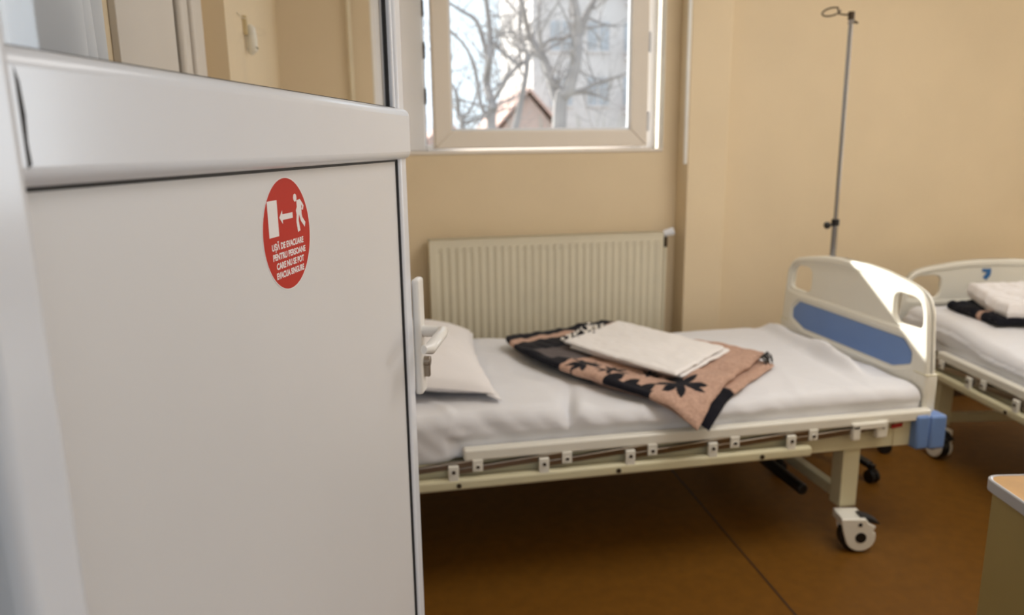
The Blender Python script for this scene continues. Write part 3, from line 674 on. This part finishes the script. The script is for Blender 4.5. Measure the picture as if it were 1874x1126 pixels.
# ------------------------------------------------------------------ outside
struct('ground_outside', MB().box(-60, 90, 3.8, 160, -3.7, -3.5), M['ground'])
def T(px, py, v=12):
    k = v/12; return Vector(((1.36+(px-820)*.00862)*k, v, 1.4+(3.57-py*.0082-1.4)*k))
def tree(name, label, v, limbs, rootx, seed, dens):
    random.seed(seed)
    t = thing(name, label, 'tree', (T(rootx, 240, v).x, v, -3.5)); O = Vector(t.location)
    tr = MB(); br = MB()
    def P_(p): return tuple(p-O)
    def twig(p, d, L, r, depth):
        pts = [p]; rs = [r]; q = p.copy(); dd_ = d.copy(); n = 4
        for i in range(n):
            dd_ = (dd_+Vector((random.gauss(0, .16), random.gauss(0, .16), random.gauss(.05, .14)))).normalized(); q = q+dd_*L/n; pts.append(q.copy()); rs.append(r*(1-.8*(i+1)/n))
        br.tube([P_(x) for x in pts], rs, 5 if depth > 1 else 4, False)
        if depth > 0:
            for i in range(1, n+1):
                for _ in range(1):
                    s = Vector((random.gauss(0, 1), random.gauss(0, .7), random.gauss(.35, .8))).normalized()
                    twig(pts[i], (dd_*.7+s*.8).normalized(), L*random.uniform(.45, .7), rs[i]*.6+.0015, depth-1)
    for k, (pts, ra_, rb_) in enumerate(limbs):
        ws = [T(x, y, v)+Vector((0, random.uniform(-.25, .25) if 0 < i else 0, 0)) for i, (x, y) in enumerate(pts)]
        if k == 0: ws = [Vector((O.x, v, -3.5))]+ws
        # smooth the polyline
        sm = []
        for i in range(len(ws)-1):
            p0 = ws[max(i-1, 0)]; p1 = ws[i]; p2 = ws[i+1]; p3 = ws[min(i+2, len(ws)-1)]
            for j in range(5):
                u_ = j/5; sm.append(.5*((2*p1)+(p2-p0)*u_+(2*p0-5*p1+4*p2-p3)*u_*u_+(3*p1-p0-3*p2+p3)*u_**3))
        sm.append(ws[-1]); n = len(sm); rs = [(ra_+(rb_-ra_)*i/(n-1))*v/12 for i in range(n)]
        (tr if k == 0 else br).tube([P_(x) for x in sm], rs, 9, True)
        for i in range(3, n):
            if sm[i].z < 1.5: continue
            for _ in range(dens):
                if random.random() < .42:
                    s = Vector((random.gauss(0, 1), random.gauss(0, .6), random.gauss(.4, .7))).normalized()
                    twig(sm[i], s, random.uniform(.5, 1.1)*v/12, rs[i]*.30+.005, 2)
    obj('trunk', tr, M['bark'], t); obj('branches', br, M['bark'], t)
K = 12
tree('bare_tree', 'bare tree with thick leaning trunk, right of centre outside the window', 12,
     [([(1020, 237), (1033, 166), (1046, 106), (1052, 64), (1046, 26), (1030, -30), (1000, -120)], .13, .04),
      ([(1050, 80), (1062, 45), (1074, 16), (1100, -40), (1130, -120)], .075, .03),
      ([(1024, 215), (1010, 160), (998, 112), (985, 86), (968, 55), (943, 3), (920, -60)], .075, .03),
      ([(988, 88), (978, 50), (980, 10), (990, -50)], .035, .02),
      ([(985, 88), (1000, 73), (1030, 66), (1050, 58)], .03, .025),
      ([(1036, 170), (1065, 162), (1100, 148), (1140, 134), (1180, 120)], .04, .015),
      ([(1040, 172), (1080, 168), (1120, 182)], .025, .01)], 1018, 4, 1)
tree('bare_tree', 'bare spreading tree at the left of the window view, several thin stems', 15.5,
     [([(893, 240), (895, 200), (889, 150), (889, 106), (895, 60), (885, 10), (880, -60)], .085, .03),
      ([(889, 112), (882, 75), (866, 42), (842, 26), (815, 5)], .045, .02),
      ([(893, 225), (876, 192), (866, 128), (850, 86), (818, 54)], .04, .018),
      ([(893, 190), (915, 150), (937, 125), (956, 112)], .04, .03),
      ([(935, 240), (946, 192), (956, 112), (950, 60), (946, -20)], .06, .02),
      ([(956, 112), (937, 115), (905, 83), (892, 67)], .035, .02),
      ([(956, 115), (970, 96), (985, 88)], .04, .03)], 905, 8, 1)
tree('bare_tree', 'small bare tree low at the left edge of the window view', 19,
     [([(840, 250), (836, 215), (828, 170), (815, 140), (800, 90)], .05, .02), ([(838, 220), (860, 190), (872, 150)], .03, .01), ([(838, 225), (880, 212), (930, 196)], .03, .012)], 842, 15, 2)
# gabled house and apartment block
hb = thing('gabled_house', 'small red-roofed gabled house behind the trees', 'house', (7.1, 33, -3.5))
hp = [(-1.7, 0), (1.75, 0), (1.75, 5.3), (0, 7.2), (-1.7, 5.3)]
obj('house_wall', MB().prism([(x*.9, z*.97) for x, z in hp], 1, 0, 6), M['rooft'], hb)
obj('roof', MB().add([(-1.95, -.3, 5.15), (0, -.3, 7.3), (0, 6.3, 7.3), (-1.95, 6.3, 5.15), (1.95, -.3, 5.15), (1.95, 6.3, 5.15), (-1.95, -.3, 5.0), (0, -.3, 7.12), (1.95, -.3, 5.0)], [(0, 1, 2, 3), (1, 4, 5, 2), (0, 6, 7, 1), (1, 7, 8, 4)]), M['roof'], hb)
obj('window', MB().box(-.5, .5, -.05, .05, 3.4, 4.6), M['dkglass'], hb)
h2 = thing('low_house', 'low pink-walled house left of the gabled one', 'house', (4.0, 34, -3.5))
obj('house_wall', MB().box(-1.8, 1.2, 0, 5, 0, 4.6), M['rooft'], h2); obj('roof', MB().prism([(-2.1, 4.6), (1.5, 4.6), (-.3, 5.9)], 1, -.3, 5.3), M['roof'], h2)
ap = thing('apartment_building', 'tall pale apartment block at the right of the window view', 'building', (9.3, 42, -3.5))
obj('facade', MB().box(0, 16, 0, 10, 0, 17), M['facade'], ap)
for i in range(6):
    for j in range(5):
        x = 1.0+i*2.1; z = 1.2+j*2.9
        f = obj('window', MB().box(x, x+1.2, -.06, .1, z, z+1.5), M['dkglass'], ap); obj('window_frame', MB().box(x+.56, x+.64, -.1, -.05, z, z+1.5).box(x-.08, x+1.28, -.1, .0, z-.12, z), M['facade'], f)
for j in range(5):
    obj('balcony', MB().box(5.2, 8.6, -1.1, 0, .7+j*2.9, .85+j*2.9).box(5.2, 8.6, -1.1, -1.0, .85+j*2.9, 1.75+j*2.9), M['facade'], ap)
sh = MB(); random.seed(5)
for i in range(500):
    x = random.uniform(-6, 16); y = 24+random.uniform(-1, 1); h = random.uniform(4.8, 5.9) if x < 8 else random.uniform(4, 5)
    p = Vector((x, y, -3.5)); q = p+Vector((random.gauss(0, .5), 0, h)); sh.tube([p, (p+q)/2+Vector((random.gauss(0, .15), 0, 0)), q], [.05, .03, .008], 4, False)
tag(obj('scrub', sh, M['hedge'], None), 'tangle of bare grey scrub low behind the trees', 'scrub', kind='stuff')
